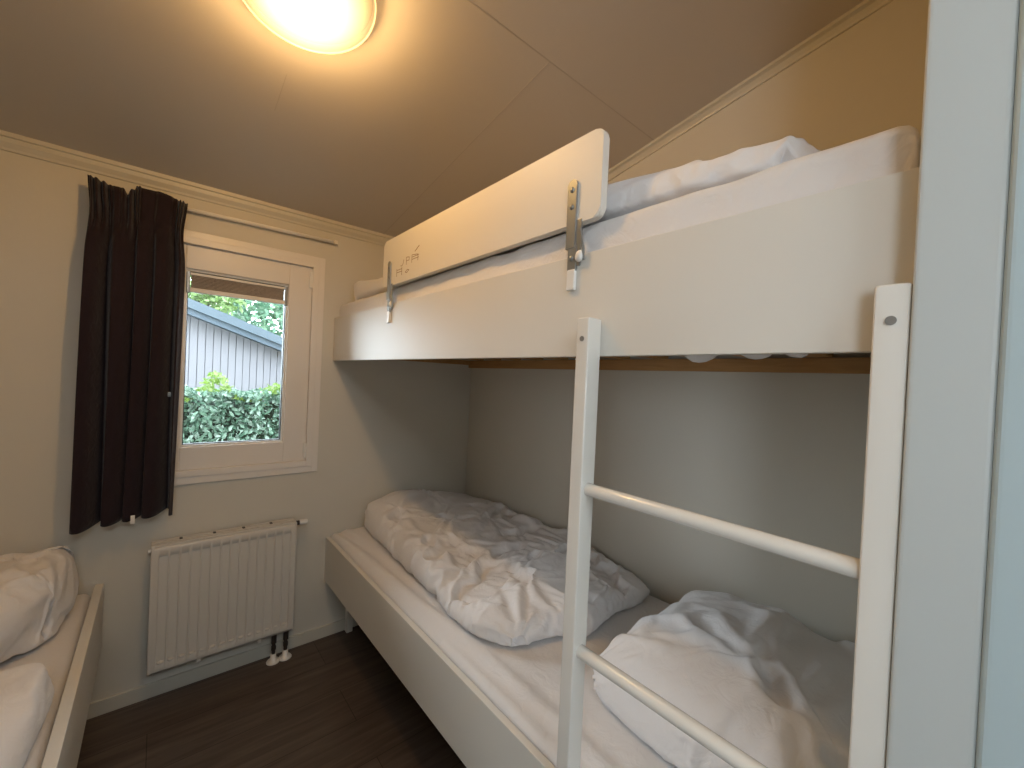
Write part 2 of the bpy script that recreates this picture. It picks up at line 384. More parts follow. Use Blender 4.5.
# top grille: two rails and dark blocks painted as the shade in its slots
bm = bmesh.new(); box(bm, RX0, RX1, RY+0.001, RY+0.012, RZ1-0.002, RZ1+0.006, 0.002); box(bm, RX0, RX1, 2.086, 2.097, RZ1-0.002, RZ1+0.006, 0.002)
box(bm, RX0, RX1, RY+0.022, RY+0.046, RZ1+0.0, RZ1+0.006, 0.001)
part('top_grille', bm, M['metalwhite'], rd)
for x in (0.082, 0.190, 0.292, 0.395): part('grille_slot_shade', B(x-0.005, x+0.005, RY+0.034, RY+0.056, RZ1+0.0015, RZ1+0.008, 0.002), M['shade_dark'], rd)
bm = bmesh.new()
n = 14; wq = (RX1-RX0-0.040)/n
for i in range(n):
    xc = RX0+0.020+(i+0.5)*wq; bmesh.ops.create_uvsphere(bm, u_segments=10, v_segments=8, radius=1, matrix=Matrix.Translation((xc, RY+0.0035, RZ0+0.037)) @ Matrix.Diagonal((0.0115, 0.008, 0.007, 1)))
part('rib_end', bm, M['metalwhite'], rd, True)
bm = bmesh.new(); cyl(bm, (RX1+0.001, 2.048, 0.612), (RX1+0.014, 2.048, 0.612), 0.010); part('valve_body', bm, M['darksteel'], rd)
bm = bmesh.new(); cyl(bm, (RX1+0.014, 2.048, 0.612), (RX1+0.048, 2.048, 0.612), 0.0125, 0.0105, 24); bmesh.ops.bevel(bm, geom=[e for e in bm.edges if e.is_boundary is False and abs(e.verts[0].co.x-e.verts[1].co.x) < 1e-5], offset=0.0015, segments=2, affect='EDGES'); part('thermostat_knob', bm, M['plastic'], rd)
bm = bmesh.new(); cyl(bm, (RX0-0.010, 2.060, 0.596), (RX0, 2.060, 0.596), 0.007); part('bleed_plug', bm, M['plastic'], rd)
for x in (0.420, 0.468):
    bm = bmesh.new(); cyl(bm, (x, 2.055, 0.028), (x, 2.055, 0.112), 0.0075); cyl(bm, (x, 2.055, 0.085), (x, 2.055, 0.122), 0.0115, seg=6); cyl(bm, (x, 2.055, 0.055), (x, 2.055, 0.072), 0.0105, seg=6)
    cyl(bm, (x, 2.055, 0.12), (x, 2.055, 0.14), 0.009)
    part('pipe', bm, M['darksteel'], rd)
    bm = bmesh.new(); lathe(bm, [(0.0078, 0.038), (0.011, 0.036), (0.0125, 0.012), (0.024, 0.008), (0.027, 0.003), (0.027, 0.0005), (0.0078, 0.0005)], (x, 2.055, 0), 28); part('floor_rosette', bm, M['plastic'], rd, True)
for x in (0.150, 0.360):
    bm = bmesh.new(); box(bm, x-0.006, x+0.006, 2.03, 2.116, RZ0-0.012, RZ0-0.007, 0.001); box(bm, x-0.006, x+0.006, 2.03, 2.034, RZ0-0.012, RZ0+0.003, 0.001); part('mounting_bracket', bm, M['plastic'], rd)

# ------------------------------------------------------------------ ceiling lamp
cz = ceilz(LAMP[1]); tilt = math.atan(-SL)
lamp = thing('ceiling_lamp', 'round frosted glass ceiling lamp glowing warm yellow', 'lamp', (LAMP[0], LAMP[1], cz))
lamp.rotation_euler = (tilt, 0, 0)
LC = (1.0, 0.60, 0.23)
SM = bpy.data.materials.new('glowing_opal_glass'); SM.use_nodes = True; n = SM.node_tree; p = n.nodes['Principled BSDF']; p.inputs['Base Color'].default_value = (0.9, 0.82, 0.65, 1); p.inputs['Roughness'].default_value = 0.25
tc = n.nodes.new('ShaderNodeTexCoord'); ln = n.nodes.new('ShaderNodeVectorMath'); ln.operation = 'LENGTH'
rp = n.nodes.new('ShaderNodeValToRGB'); e = rp.color_ramp.elements
e[0].position = 0.062; e[0].color = (1.0, 0.90, 0.62, 1); e[1].position = 0.155; e[1].color = (1.0, 0.60, 0.24, 1)
q = rp.color_ramp.elements.new(0.105); q.color = (1.0, 0.74, 0.36, 1)
ms = n.nodes.new('ShaderNodeMath'); ms.operation = 'MULTIPLY'; ms.inputs[1].default_value = 1.0
n.links.new(tc.outputs['Object'], ln.inputs[0]); n.links.new(ln.outputs['Value'], rp.inputs[0]); n.links.new(rp.outputs[0], p.inputs['Emission Color'])
rq = n.nodes.new('ShaderNodeMapRange'); rq.inputs['From Min'].default_value = 0.06; rq.inputs['From Max'].default_value = 0.15; rq.inputs['To Min'].default_value = 30.0; rq.inputs['To Max'].default_value = 3.6
n.links.new(ln.outputs['Value'], rq.inputs['Value']); n.links.new(rq.outputs[0], p.inputs['Emission Strength'])
tp = n.nodes.new('ShaderNodeBsdfTransparent'); tp.inputs[0].default_value = (1, 0.95, 0.85, 1); mxs = n.nodes.new('ShaderNodeMixShader'); mxs.inputs[0].default_value = 0.86
n.links.new(p.outputs[0], mxs.inputs[1]); n.links.new(tp.outputs[0], mxs.inputs[2]); n.links.new(mxs.outputs[0], n.nodes['Material Output'].inputs[0])
bm = bmesh.new()
prof = [(0.0005, -0.080), (0.03, -0.0795), (0.06, -0.077), (0.09, -0.071), (0.115, -0.062), (0.135, -0.051), (0.148, -0.040), (0.1540, -0.034), (0.1550, -0.031), (0.152, -0.029)]
lathe(bm, prof, (0, 0, 0), 72); sh = obj('lamp_shade', bm, SM, lamp, True)
bm = bmesh.new(); lathe(bm, [(0.0005, 0.0), (0.149, 0.0), (0.149, -0.010), (0.146, -0.012), (0.0005, -0.012)], (0, 0, 0), 48); obj('ceiling_base', bm, mat('lamp_base_glow_dimmer', (0.16, 0.13, 0.09), 0.7), lamp, True)  # plate made dark and wide to dim the glow seen through the shade
l = bpy.data.lights.new('bulb', 'POINT'); l.shadow_soft_size = 0.025; l.energy = 12; l.color = LC
lo = bpy.data.objects.new('bulb', l); COL.objects.link(lo); lo.parent = lamp; lo.location = (0, 0, -0.052)

# ------------------------------------------------------------------ bunk beds
RXF, RXB = 0.642, 0.660     # front board faces
Y0, Y1 = YF+0.002, D-0.002
ub = thing('upper_bunk', 'white upper bunk bed fixed high along the right wall', 'bunk bed', (1.05, 1.09, 1.36))
part('side_board', B(RXF, RXB, Y0, Y1, 1.362, 1.569, 0.0015), M['white'], ub)
part('wall_beam', B(1.440, 1.460, Y0, Y1, 1.368, 1.412, 0.002), M['pine'], ub, label='pine ledger along the wall')
part('front_beam', B(0.6605, 0.682, Y0, Y1, 1.392, 1.430, 0.002), M['pine'], ub)
part('end_beam', B(0.682, 1.440, Y1-0.022, Y1, 1.385, 1.412, 0.002), M['pine'], ub)
for i in range(12):
    yc = 0.17+i*0.165
    bm = bmesh.new(); box(bm, 0.684, 1.438, yc-0.03, yc+0.03, 1.4125, 1.4285, 0.002); part('slat', bm, M['pine'], ub)
part('end_beam', B(0.682, 1.440, Y0, Y0+0.022, 1.385, 1.412, 0.002), M['pine'], ub)
lbed = thing('lower_bunk', 'white lower bunk bed with low side board along the right wall', 'bunk bed', (1.05, 1.09, 0))
part('side_board', B(RXF, RXB, Y0, Y1, 0.284, 0.495, 0.0015), M['white'], lbed)
part('bed_base', B(RXB, 1.455, Y0, Y1, 0.32, 0.345, 0.002), M['pine'], lbed)
for (lx, ly) in ((0.748, 2.072), (0.748, 0.2), (1.40, 2.045), (1.40, 0.2)):
    part('leg', B(lx, lx+0.03, ly, ly+0.03, 0, 0.32, 0.002), M['white'], lbed)

# ladder
ld = thing('bunk_ladder', 'white ladder with round rungs fixed upright to the front of the bunks', 'ladder', (0.62, 0.29, 0))
def post(y0, y1):
    return B(0.600, 0.6385, y0, y1, 0, 1.432, 0.0045, 3)
for (y0, y1) in ((0.4945, 0.5245), (0.0637, 0.0945)):
    ps = part('post', post(y0, y1), M['gloss'], ld); autosmooth(ps)
    bm = bmesh.new(); cyl(bm, (0.5988, (y0+y1)/2, 1.392), (0.6005, (y0+y1)/2, 1.392), 0.0050, seg=20); bmesh.ops.translate(bm, verts=bm.verts, vec=-ld.location)
    bo = obj('bolt_cap', bm, M['greycap'], ps)
for z in (1.110, 0.803, 0.496, 0.189):
    bm = bmesh.new(); cyl(bm, (0.619, 0.093, z), (0.619, 0.497, z), 0.0118, seg=28); autosmooth(part('rung', bm, M['gloss'], ld), 50)

# guard rail
gr = thing('guard_rail', 'white guard board clamped to the edge of the upper bunk', 'guard rail', (0.65, 1.02, 1.63))
def roundrect(y0, y1, z0, z1, r, n=6):
    P = []
    for cy, cz_, a0 in ((y1-r, z1-r, 0), (y0+r, z1-r, 90), (y0+r, z0+r, 180), (y1-r, z0+r, 270)):
        for k in range(n+1): a = R(a0+90*k/n); P.append((cy+r*cos(a), cz_+r*sin(a)))
    return P
bm = prism(bmesh.new(), roundrect(0.512, 1.540, 1.634, 1.808, 0.018), 0, 0.6385, 0.6575)
bmesh.ops.bevel(bm, geom=[e for e in bm.edges if abs(e.verts[0].co.x-e.verts[1].co.x) < 1e-5], offset=0.0025, segments=2, affect='EDGES')
gb = autosmooth(part('board', bm, mat('satin_white_board', (0.78, 0.74, 0.67), 0.5), gr), 40)
# pencilled marks on the board
def stroke(bm, pts, wdt=0.0011):
    for (a, b_) in zip(pts[:-1], pts[1:]):
        a = Vector(a); b_ = Vector(b_); d = (b_-a).normalized(); nrm = Vector((-d.y, d.x))*wdt
        f = [(a-nrm), (b_-nrm), (b_+nrm), (a+nrm)]
        v = [bm.verts.new((0.6382, 1.418-1.35*p.x, 1.655+p.y)) for p in f]; v2 = [bm.verts.new((0.6388, 1.418-1.35*p.x, 1.655+p.y)) for p in f]
        bm.faces.new(v); bm.faces.new(v2)
        for i in range(4): bm.faces.new((v[i], v[(i+1) % 4], v2[(i+1) % 4], v2[i]))
bm = bmesh.new()
glyph = {
 'H': [[(0, 0), (0, 1)], [(1, 0), (1, 1)], [(0, .5), (1, .5)], [(0, .8), (1, .8)]],
 'o': [[(0, .2), (.4, 0), (.9, .4), (.5, .6), (0, .2)]],
 'J': [[(0, .1), (.4, 0), (.7, .4), (.8, 1)]],
 'F': [[(0, 0), (0, 1), (.8, 1)], [(0, .5), (.7, .5)]],
 'P': [[(0, 0), (0, 1), (.7, .9), (.7, .5), (0, .5)]],
 'E': [[(.9, 0), (.9, .8), (0, 1), (0, 0)], [(0, .7), (1, .7)], [(0, .4), (1, .4)]],
}
for g, x, z, sx, sz in (('H', 0.0, 0.004, 0.030, 0.028), ('J', 0.022, 0.036, 0.022, 0.020), ('P', 0.055, 0.034, 0.022, 0.026), ('E', 0.085, 0.034, 0.036, 0.026), ('o', 0.050, 0.006, 0.024, 0.018)):
    for s in glyph[g]: stroke(bm, [(x+a*sx, z+c*sz) for a, c in s])
stroke(bm, [(0.100, 0.068), (0.122, 0.082)], 0.0018)
part('pencil_marks', bm, M['ink'], gb, label='faint brown handwritten marks near the left end')
for yb in (0.582, 1.475):
    bk = part('bracket', B(0.6335, 0.6375, yb-0.0125, yb+0.0125, 1.585, 1.712, 0.0015), M['steel'], gr, label='zinc clamp bracket with white hook')
    bm = bmesh.new(); cyl(bm, (0.6334, yb, 1.712), (0.6376, yb, 1.712), 0.0125, seg=24); part('bracket_head', bm, M['steel'], bk); bm = bmesh.new(); box(bm, 0.6335, 0.6415, yb-0.0125, yb+0.0125, 1.583, 1.589, 0.001)
    box(bm, 0.6365, 0.6400, yb-0.026, yb-0.004, 1.545, 1.640, 0.001)
    part('bracket_hook', bm, M['steel'], bk); bm = bmesh.new()
    tube(bm, [(0.636, yb-0.024, 1.62), (0.634, yb-0.030, 1.60), (0.634, yb-0.036, 1.575), (0.637, yb-0.036, 1.555)], 0.003, 8)
    box(bm, 0.6345, 0.6400, yb-0.016, yb+0.006, 1.535, 1.588, 0.001)
    part('clip', bm, M['steel'], bk)
    for zs_ in (1.703, 1.668, 1.562):
        bm = bmesh.new(); yy = yb if zs_ > 1.6 else yb-0.005
        bmesh.ops.create_uvsphere(bm, u_segments=14, v_segments=8, radius=1, matrix=Matrix.Translation((0.6335, yy, zs_)) @ Matrix.Diagonal((0.003, 0.0058, 0.0058, 1))); part('screw', bm, M['steel'], bk, True)
    bm = B(0.6335, 0.6415, yb-0.016, yb+0.006, 1.497, 1.540, 0.003, 3); part('hook_cap', bm, M['plastic'], bk, label='white plastic cap')
    bm = bmesh.new(); bmesh.ops.create_uvsphere(bm, u_segments=16, v_segments=10, radius=1, matrix=Matrix.Translation((0.634, yb-0.026, 1.563)) @ Matrix.Diagonal((0.006, 0.010, 0.012, 1))); part('hook_cap', bm, M['plastic'], bk, True, label='white plastic cap')

# left bed frame
lf = thing('single_bed', 'white single bed with thin side board at the left wall', 'bed', (-0.55, 1.2, 0))
part('side_board', B(-0.160, -0.136, 0.20, D-0.002, 0.255, 0.490, 0.0015), M['white'], lf)
part('bed_base', B(-1.0, -0.160, 0.20, D-0.002, 0.28, 0.305, 0.002), M['pine'], lf)
part('end_board', B(-1.0, -0.160, 0.20, 0.22, 0.255, 0.490, 0.0015), M['white'], lf)
for (lx, ly) in ((-0.26, 2.0), (-0.26, 0.3), (-0.98, 2.0), (-0.98, 0.3)): part('leg', B(lx, lx+0.04, ly, ly+0.04, 0, 0.28, 0.002), M['white'], lf)

# ------------------------------------------------------------------ bedding
def nz(x, y, z=0.0, s=1.0): return noise.noise(Vector((x*s, y*s, z)))
def ridge(x, y, z, s):
    return (1-abs(noise.noise(Vector((x*s, y*s, z)))*2.0))**3

def mattress(name, x0, x1, y0, y1, z0, z1, r, label, wr=None, res=0.012):
    """rounded block with a fitted sheet: dense top and sides with shallow tension folds"""
    nx = int((x1-x0)/res); ny = int((y1-y0)/res)
    bm = bmesh.new()
    # cross-section param around x: side up, top, side down
    prof = []
    for k in range(7): prof.append((x0, z0+(z1-r-z0)*k/7))
    for k in range(7): a = pi-pi/2*k/6; prof.append((x0+r+r*cos(a), z1-r+r*sin(a)))
    for k in range(1, nx): prof.append((x0+r+(x1-x0-2*r)*k/nx, z1))
    for k in range(7): a = pi/2-pi/2*k/6; prof.append((x1-r+r*cos(a), z1-r+r*sin(a)))
    for k in range(1, 8): prof.append((x1, z1-r-(z1-r-z0)*k/7))
    V = []
    ys = [y0+0.0, y0+0.003, y0+0.01] + [y0+0.02+(y1-y0-0.04)*k/ny for k in range(ny+1)] + [y1-0.01, y1-0.003, y1]
    for y in ys:
        ins = max(0, 0.02-min(y-y0, y1-y))/0.02; dz = -0.02*(1-math.sqrt(max(0, 1-ins*ins)))
        row = []
        for (x, z) in prof:
            zf = (z-z0)/(z1-z0)
            d = wr(x, y, z) if wr else (0, 0, 0)
            row.append(bm.verts.new((x+d[0], y+d[1], z+(dz*zf)+d[2])))
        V.append(row)
    for j in range(len(V)-1):
        for i in range(len(prof)-1): bm.faces.new((V[j][i], V[j][i+1], V[j+1][i+1], V[j+1][i]))
    bm.faces.new(V[0]); bm.faces.new(V[-1])
    for j in range(len(V)-1): bm.faces.new((V[j][0], V[j][-1], V[j+1][-1], V[j+1][0]))
    ob = obj(name, bm, M['sheet'], None, True, origin=((x0+x1)/2, (y0+y1)/2, z0)); tag(ob, label, 'mattress'); return ob

def wr_low(x, y, z):
    # long soft folds that run along the near side, plus slight waves on top
    e = math.exp(-((x-0.71)/0.06)**2)
    f = e*0.007*sin(80*(x-0.66)+2.6*nz(y, 0, 3, 1.6)*2+3*y) + e*0.004*nz(x*4, y, 1, 3)
    return (0, 0, f*(z > 0.49) + 0.003*nz(x, y, 5, 5)*(z > 0.50))
mattress('mattress', 0.664, 1.457, 0.072, 2.110, 0.346, 0.518, 0.030, 'mattress in a white fitted sheet on the lower bunk', wr_low)
def wr_up(x, y, z):
    d = 0.0
    if x < 0.74: d = 0.0025*nz(y, z, 2, 14)*(1+1.5*math.exp(-((y-1.0)/0.5)**2))
    cr = math.exp(-((y-0.085)/0.03)**2)
    return (d - 0.004*cr*sin(z*120), 0, 0.003*nz(y, x, 4, 4) + 0.0035*nz(y, x, 9, 14)*(x < 0.72))
mattress('mattress', 0.664, 1.437, 0.072, 2.110, 1.430, 1.640, 0.022, 'mattress in a white fitted sheet on the upper bunk', wr_up)
mattress('mattress', -0.985, -0.166, 0.225, 2.106, 0.306, 0.476, 0.028, 'mattress in a white fitted sheet on the left single bed', lambda x, y, z: (0, 0, 0.003*nz(x, y, 7, 6)))

def lerp_poly(P, t):
    t = min(max(t, 0), 1)*(len(P)-1); i = min(int(t), len(P)-2); f = t-i
    # catmull
    p0 = P[max(i-1, 0)]; p1 = P[i]; p2 = P[i+1]; p3 = P[min(i+2, len(P)-1)]
    return tuple(0.5*((2*b)+(-a+c)*f+(2*a-5*b+4*c-d)*f*f+(-a+3*b-3*c+d)*f**3) for a, b, c, d in zip(p0, p1, p2, p3))

def coons(L, Rr, Bk, F, u, v):
    """L,R: side polylines back->front ; Bk,F: back and front polylines left->right"""
    l = lerp_poly(L, v); r = lerp_poly(Rr, v); b = lerp_poly(Bk, u); f = lerp_poly(F, u)
    c00 = L[0]; c10 = Rr[0]; c01 = L[-1]; c11 = Rr[-1]
    return tuple((1-u)*l[k]+u*r[k]+(1-v)*b[k]+v*f[k]-((1-u)*(1-v)*c00[k]+u*(1-v)*c10[k]+(1-u)*v*c01[k]+u*v*c11[k]) for k in (0, 1))

def soft_body(name, shape, W, L, base, label, cat, cell=0.02, grow=0.07, frames=24, seed=0, stiff=1.0, bumpy=0.012, m=None, rel=0.5, press=0.12, fric=1):
    """padded cover: shape(u,v) -> (x, y, thickness). A sheet that wraps over rounded sides is grown by a cloth
    simulation over a padded core, so that the surplus cloth buckles into folds."""
    def rows(Len, h):
        r = min(h*rel, Len*0.3); k = max(4, int(r*2.4/cell)); n = max(4, int((Len-2*r)/cell))
        th = [R(138)*(1-i/k) for i in range(k)]
        out = [((r-r*sin(t))/Len, (1+cos(t))/2) for t in th]
        out += [((r+(Len-2*r)*i/n)/Len, 1.0) for i in range(n+1)]
        out += [(1-a, b) for a, b in reversed([((r-r*sin(t))/Len, (1+cos(t))/2) for t in th])]
        return out
    shape0 = shape
    def shape(u, v):
        x, y, h = shape0(u, v); a = (abs(2*u-1)*abs(2*v-1))**6*0.075; x0_, y0_, _ = shape0(0.5, 0.5)
        return x+(x0_-x)*a, y+(y0_-y)*a, h
    hm = shape(0.5, 0.5)[2]
    ru = rows(W, hm); rv = rows(L, hm); nu, nv = len(ru)-1, len(rv)-1
    zmin = (1+cos(R(138)))/2
    def build(off, k):
        bm = bmesh.new(); V = {}
        for j, (v, fv) in enumerate(rv):
            for i, (u, fu) in enumerate(ru):
                x, y, h = shape(min(max(u, 0), 1), min(max(v, 0), 1)); f = min(fu, fv) if min(fu, fv) < 0.3 else fu*fv
                f = (f-zmin)/(1-zmin)
                uu = 0.5+(u-0.5)*k; vv = 0.5+(v-0.5)*k; x, y, _ = shape(uu, vv)
                V[i, j] = bm.verts.new((x, y, base+0.006+max(f, 0)*h*off))
        for j in range(nv):
            for i in range(nu): bm.faces.new((V[i, j], V[i, j+1], V[i+1, j+1], V[i+1, j]))
        bm.verts.index_update(); return bm, V
    bmc, _ = build(0.90, 0.965)
    x0, y0, _h = shape(0.5, 0.5)
    q = [bmc.verts.new((x0+a, y0+b_, base+0.001)) for a, b_ in ((-1.2, -1.4), (1.2, -1.4), (1.2, 1.4), (-1.2, 1.4))]; bmc.faces.new(q)
    mc = bpy.data.meshes.new('core'); bmc.to_mesh(mc); bmc.free(); core = bpy.data.objects.new('core', mc); COL.objects.link(core)
    core.modifiers.new('c', 'COLLISION'); core.collision.thickness_outer = 0.004; core.collision.cloth_friction = fric; core.collision.use_culling = False
    bm, V = build(1.0, 1.0)
    bm.normal_update()
    for v in bm.verts:
        x, y, z = v.co; f = min(1, (z-base)/0.05)
        d = bumpy*(noise.noise(Vector((x*5+seed, y*5, z*5)))*1.0 + 0.6*noise.noise(Vector((x*12+seed, y*12-x*6, seed+3))))
        v.co.z += d*f
    edge = [V[i, j].index for j in range(nv+1) for i in range(nu+1) if i in (0, nu) or j in (0, nv)]
    me = bpy.data.meshes.new('cl'); bm.to_mesh(me); bm.free(); cl = bpy.data.objects.new('cl', me); COL.objects.link(cl)
    vg = cl.vertex_groups.new(name='pin'); vg.add(edge, 1.0, 'REPLACE')
    cm = cl.modifiers.new('cloth', 'CLOTH'); s = cm.settings
    s.quality = 7; s.mass = 0.12; s.tension_stiffness = 20; s.compression_stiffness = 20; s.shear_stiffness = 8; s.bending_stiffness = stiff
    s.shrink_min = -grow; s.shrink_max = -grow; s.air_damping = 1.5; s.vertex_group_mass = 'pin'
    s.use_pressure = True; s.uniform_pressure_force = press; 
    cs = cm.collision_settings; cs.use_collision = True; cs.distance_min = 0.003; cs.use_self_collision = False; cs.collision_quality = 3
    cm.point_cache.frame_start = 1; cm.point_cache.frame_end = frames+1
    for f in range(1, frames+1): S.frame_set(f)
    dg = bpy.context.evaluated_depsgraph_get(); ev = cl.evaluated_get(dg); co = np.array([v.co[:] for v in ev.data.vertices])
    bpy.data.objects.remove(cl); bpy.data.objects.remove(core); S.frame_set(1)
    co = co.reshape(nv+1, nu+1, 3)
    bm = bmesh.new(); T = {}
    for j in range(nv+1):
        for i in range(nu+1): p = co[j, i]; T[i, j] = bm.verts.new((p[0], p[1], max(p[2], base+0.002)))
    for j in range(nv):
        for i in range(nu): bm.faces.new((T[i, j], T[i+1, j], T[i+1, j+1], T[i, j+1]))
    ring = [T[i, 0] for i in range(nu+1)]+[T[nu, j] for j in range(1, nv+1)]+[T[i, nv] for i in range(nu-1, -1, -1)]+[T[0, j] for j in range(nv-1, 0, -1)]
    bmesh.ops.triangulate(bm, faces=[bm.faces.new(ring)])
    cx, cy = co[:, :, 0].mean(), co[:, :, 1].mean()
    ob = obj(name, bm, m or M['linen'], None, True, origin=(cx, cy, base))
    sb = ob.modifiers.new('sub', 'SUBSURF'); sb.levels = 2; sb.render_levels = 2
    tag(ob, label, cat)
    return ob

# lower bunk duvet
dL = [(0.800, 2.100), (0.785, 1.80), (0.768, 1.50), (0.745, 1.20), (0.742, 1.00), (0.800, 0.865)]
dR = [(1.452, 2.100), (1.452, 1.80), (1.452, 1.50), (1.452, 1.20), (1.45, 1.00), (1.44, 0.800)]
dB = [(0.800, 2.100), (1.0, 2.104), (1.2, 2.104), (1.452, 2.100)]
dF = [(0.800, 0.865), (0.93, 0.855), (1.03, 0.790), (1.20, 0.815), (1.30, 0.80), (1.44, 0.800)]
def duvet_shape(u, v):
    x, y = coons(dL, dR, dB, dF, u, v)
    h = (0.142 - 0.052*v)*(0.76+0.30*max(0, sin(pi*u))) + 0.012*sin(u*5+v*6) + 0.009*sin(v*17+u*4)
    h *= 1 - 0.45*max(0, (v-0.8)/0.2)*max(0, min(1, (u-0.35)/0.2))
    return x, y, max(h, 0.02)
soft_body('duvet', duvet_shape, 0.67, 1.28, 0.519, 'crumpled white duvet heaped at the window end of the lower bunk', 'duvet', grow=0.115, seed=3, cell=0.0145, stiff=0.25, bumpy=0.030, frames=26, press=0.05)
# lower bunk pillow
pL = [(0.872, 0.655), (0.835, 0.58), (0.822, 0.45), (0.825, 0.30), (0.84, 0.12)]
pR = [(1.440, 0.670), (1.452, 0.55), (1.453, 0.40), (1.452, 0.25), (1.44, 0.10)]
pB = [(0.872, 0.655), (1.0, 0.640), (1.2, 0.645), (1.440, 0.670)]
pF = [(0.84, 0.12), (1.0, 0.085), (1.2, 0.080), (1.44, 0.10)]
def pillow_shape(u, v):
    x, y = coons(pL, pR, pB, pF, u, v)
    return x, y, 0.095+0.125*(max(0, sin(pi*u)*sin(pi*v))**0.7)
soft_body('pillow', pillow_shape, 0.62, 0.56, 0.519, 'plump white pillow at the ladder end of the lower bunk', 'pillow', grow=0.10, seed=5, cell=0.0145, stiff=0.22, bumpy=0.042, press=0.05, rel=0.62)
# upper bunk duvet
uL = [(0.685, 2.090), (0.695, 1.6), (0.69, 1.1), (0.685, 0.7), (0.69, 0.45), (0.695, 0.185)]
uR = [(1.42, 2.09), (1.42, 1.6), (1.42, 1.1), (1.42, 0.7), (1.42, 0.45), (1.40, 0.20)]
uB = [(0.685, 2.09), (1.0, 2.09), (1.42, 2.09)]
uF = [(0.695, 0.185), (1.0, 0.175), (1.40, 0.20)]
def upper_shape(u, v):
    x, y = coons(uL, uR, uB, uF, u, v)
    return x, y, 0.066 + 0.016*math.exp(-((v-0.66)/0.14)**2) - 0.014*max(0, min(1, (v-0.80)/0.1)) + 0.030*math.exp(-(v/0.10)**2) + 0.004*sin(v*23)
soft_body('duvet', upper_shape, 0.72, 1.90, 1.641, 'flat white duvet lying along the upper bunk mattress', 'duvet', grow=0.04, seed=17, cell=0.019, press=0.02, bumpy=0.014, stiff=0.3)
# left bed: duvet against the window wall, pillow nearer the camera
lL = [(-0.97, 2.095), (-0.97, 1.85), (-0.97, 1.6), (-0.95, 1.35)]
lR = [(-0.205, 2.095), (-0.190, 1.99), (-0.205, 1.85), (-0.225, 1.76)]
lB = [(-0.97, 2.095), (-0.6, 2.1), (-0.215, 2.095)]
lF = [(-0.95, 1.35), (-0.6, 1.40), (-0.32, 1.66), (-0.225, 1.76)]
def left_shape(u, v):
    x, y = coons(lL, lR, lB, lF, u, v)
    return x, y, 0.190 + 0.02*sin(u*7+v*3)
soft_body('duvet', left_shape, 0.75, 0.6, 0.478, 'crumpled white duvet bunched against the window wall on the left bed', 'duvet', grow=0.13, seed=21, bumpy=0.035, cell=0.017, stiff=0.3, press=0.05)
qL = [(-0.92, 1.30), (-0.92, 1.0), (-0.92, 0.75)]
qR = [(-0.172, 1.455), (-0.180, 1.30), (-0.205, 1.0), (-0.23, 0.78)]
qB = [(-0.92, 1.30), (-0.6, 1.36), (-0.35, 1.49), (-0.172, 1.455)]
qF = [(-0.92, 0.75), (-0.6, 0.74), (-0.23, 0.78)]
def lp_shape(u, v):
    x, y = coons(qL, qR, qB, qF, u, v)
    return x, y, 0.10 + 0.012*sin(u*8+v*5)
soft_body('pillow', lp_shape, 0.72, 0.6, 0.478, 'soft white pillow in the near corner of the left bed', 'pillow', grow=0.045, seed=31, bumpy=0.02, stiff=0.4, press=0.05)

# sheet corners hanging between the slats under the upper bunk
for i, (yc, ww, hh) in enumerate(((0.355, 0.055, 0.012), (0.262, 0.05, 0.006), (0.205, 0.035, 0.004))):
    bm = bmesh.new(); bmesh.ops.create_uvsphere(bm, u_segments=20, v_segments=10, radius=1, matrix=Matrix.Translation((0.745, yc, 1.3925)) @ Matrix.Diagonal((0.05, ww*0.62, 0.026+hh*0.9, 1)))
    for v in bm.verts: v.co.z = min(v.co.z, 1.409); v.co.z += 0.002*nz(v.co.x, v.co.y, i, 60)
    part('sheet_bulge', bm, M['sheet'], ub, True, label='white sheet bulging down between the slats')

# ------------------------------------------------------------------ outside
GZ = -0.25
gm = mat('outdoor_grass', (0.05, 0.075, 0.03), 0.9, var=(6, 0.3))
struct('ground', B(-14, 16, D+0.3, 22, GZ-0.1, GZ), gm)
sd = thing('shed', 'pale grey timber shed with a sloping blue-grey roof edge beyond the hedge', 'shed', (0.6, 5.6, GZ))
sid = mat('pale_grey_boards', (0.17, 0.164, 0.175), 0.7, var=(3, 0.06)); fas = mat('blue_grey_fascia', (0.04, 0.062, 0.082), 0.5); roofm = mat('roof_edge_metal', (0.04, 0.06, 0.075), 0.45)
gapm = mat('board_gap', (0.10, 0.097, 0.105), 0.8)
ytop = lambda x: 1.805-0.36*(x-0.165)
bm = prism(bmesh.new(), [(-0.35, GZ), (2.6, GZ), (2.6, ytop(2.6)), (-0.35, ytop(-0.35))], 1, 5.02, 7.5); part('wall', bm, gapm, sd)
bm = bmesh.new(); x = -0.35
rnd = random.Random(2)
while x < 2.6:
    ww = 0.062; prism(bm, [(x, GZ), (x+ww-0.005, GZ), (x+ww-0.005, ytop(x+ww)), (x, ytop(x))], 1, 5.0-rnd.random()*0.004, 5.021); x += ww
part('cladding', bm, sid, sd)
def slab(y0, y1, dz0, dz1, x0=-0.45, x1=2.8): return prism(bmesh.new(), [(x0, ytop(x0)+dz0), (x1, ytop(x1)+dz0), (x1, ytop(x1)+dz1), (x0, ytop(x0)+dz1)], 1, y0, y1)
part('fascia', slab(4.78, 4.81, -0.03, 0.07), fas, sd)
part('roof', slab(4.76, 7.6, 0.07, 0.11), roofm, sd)
part('gutter', slab(4.74, 4.78, 0.025, 0.075), roofm, sd)
part('soffit', slab(4.81, 5.0, -0.02, 0.0), fas, sd)

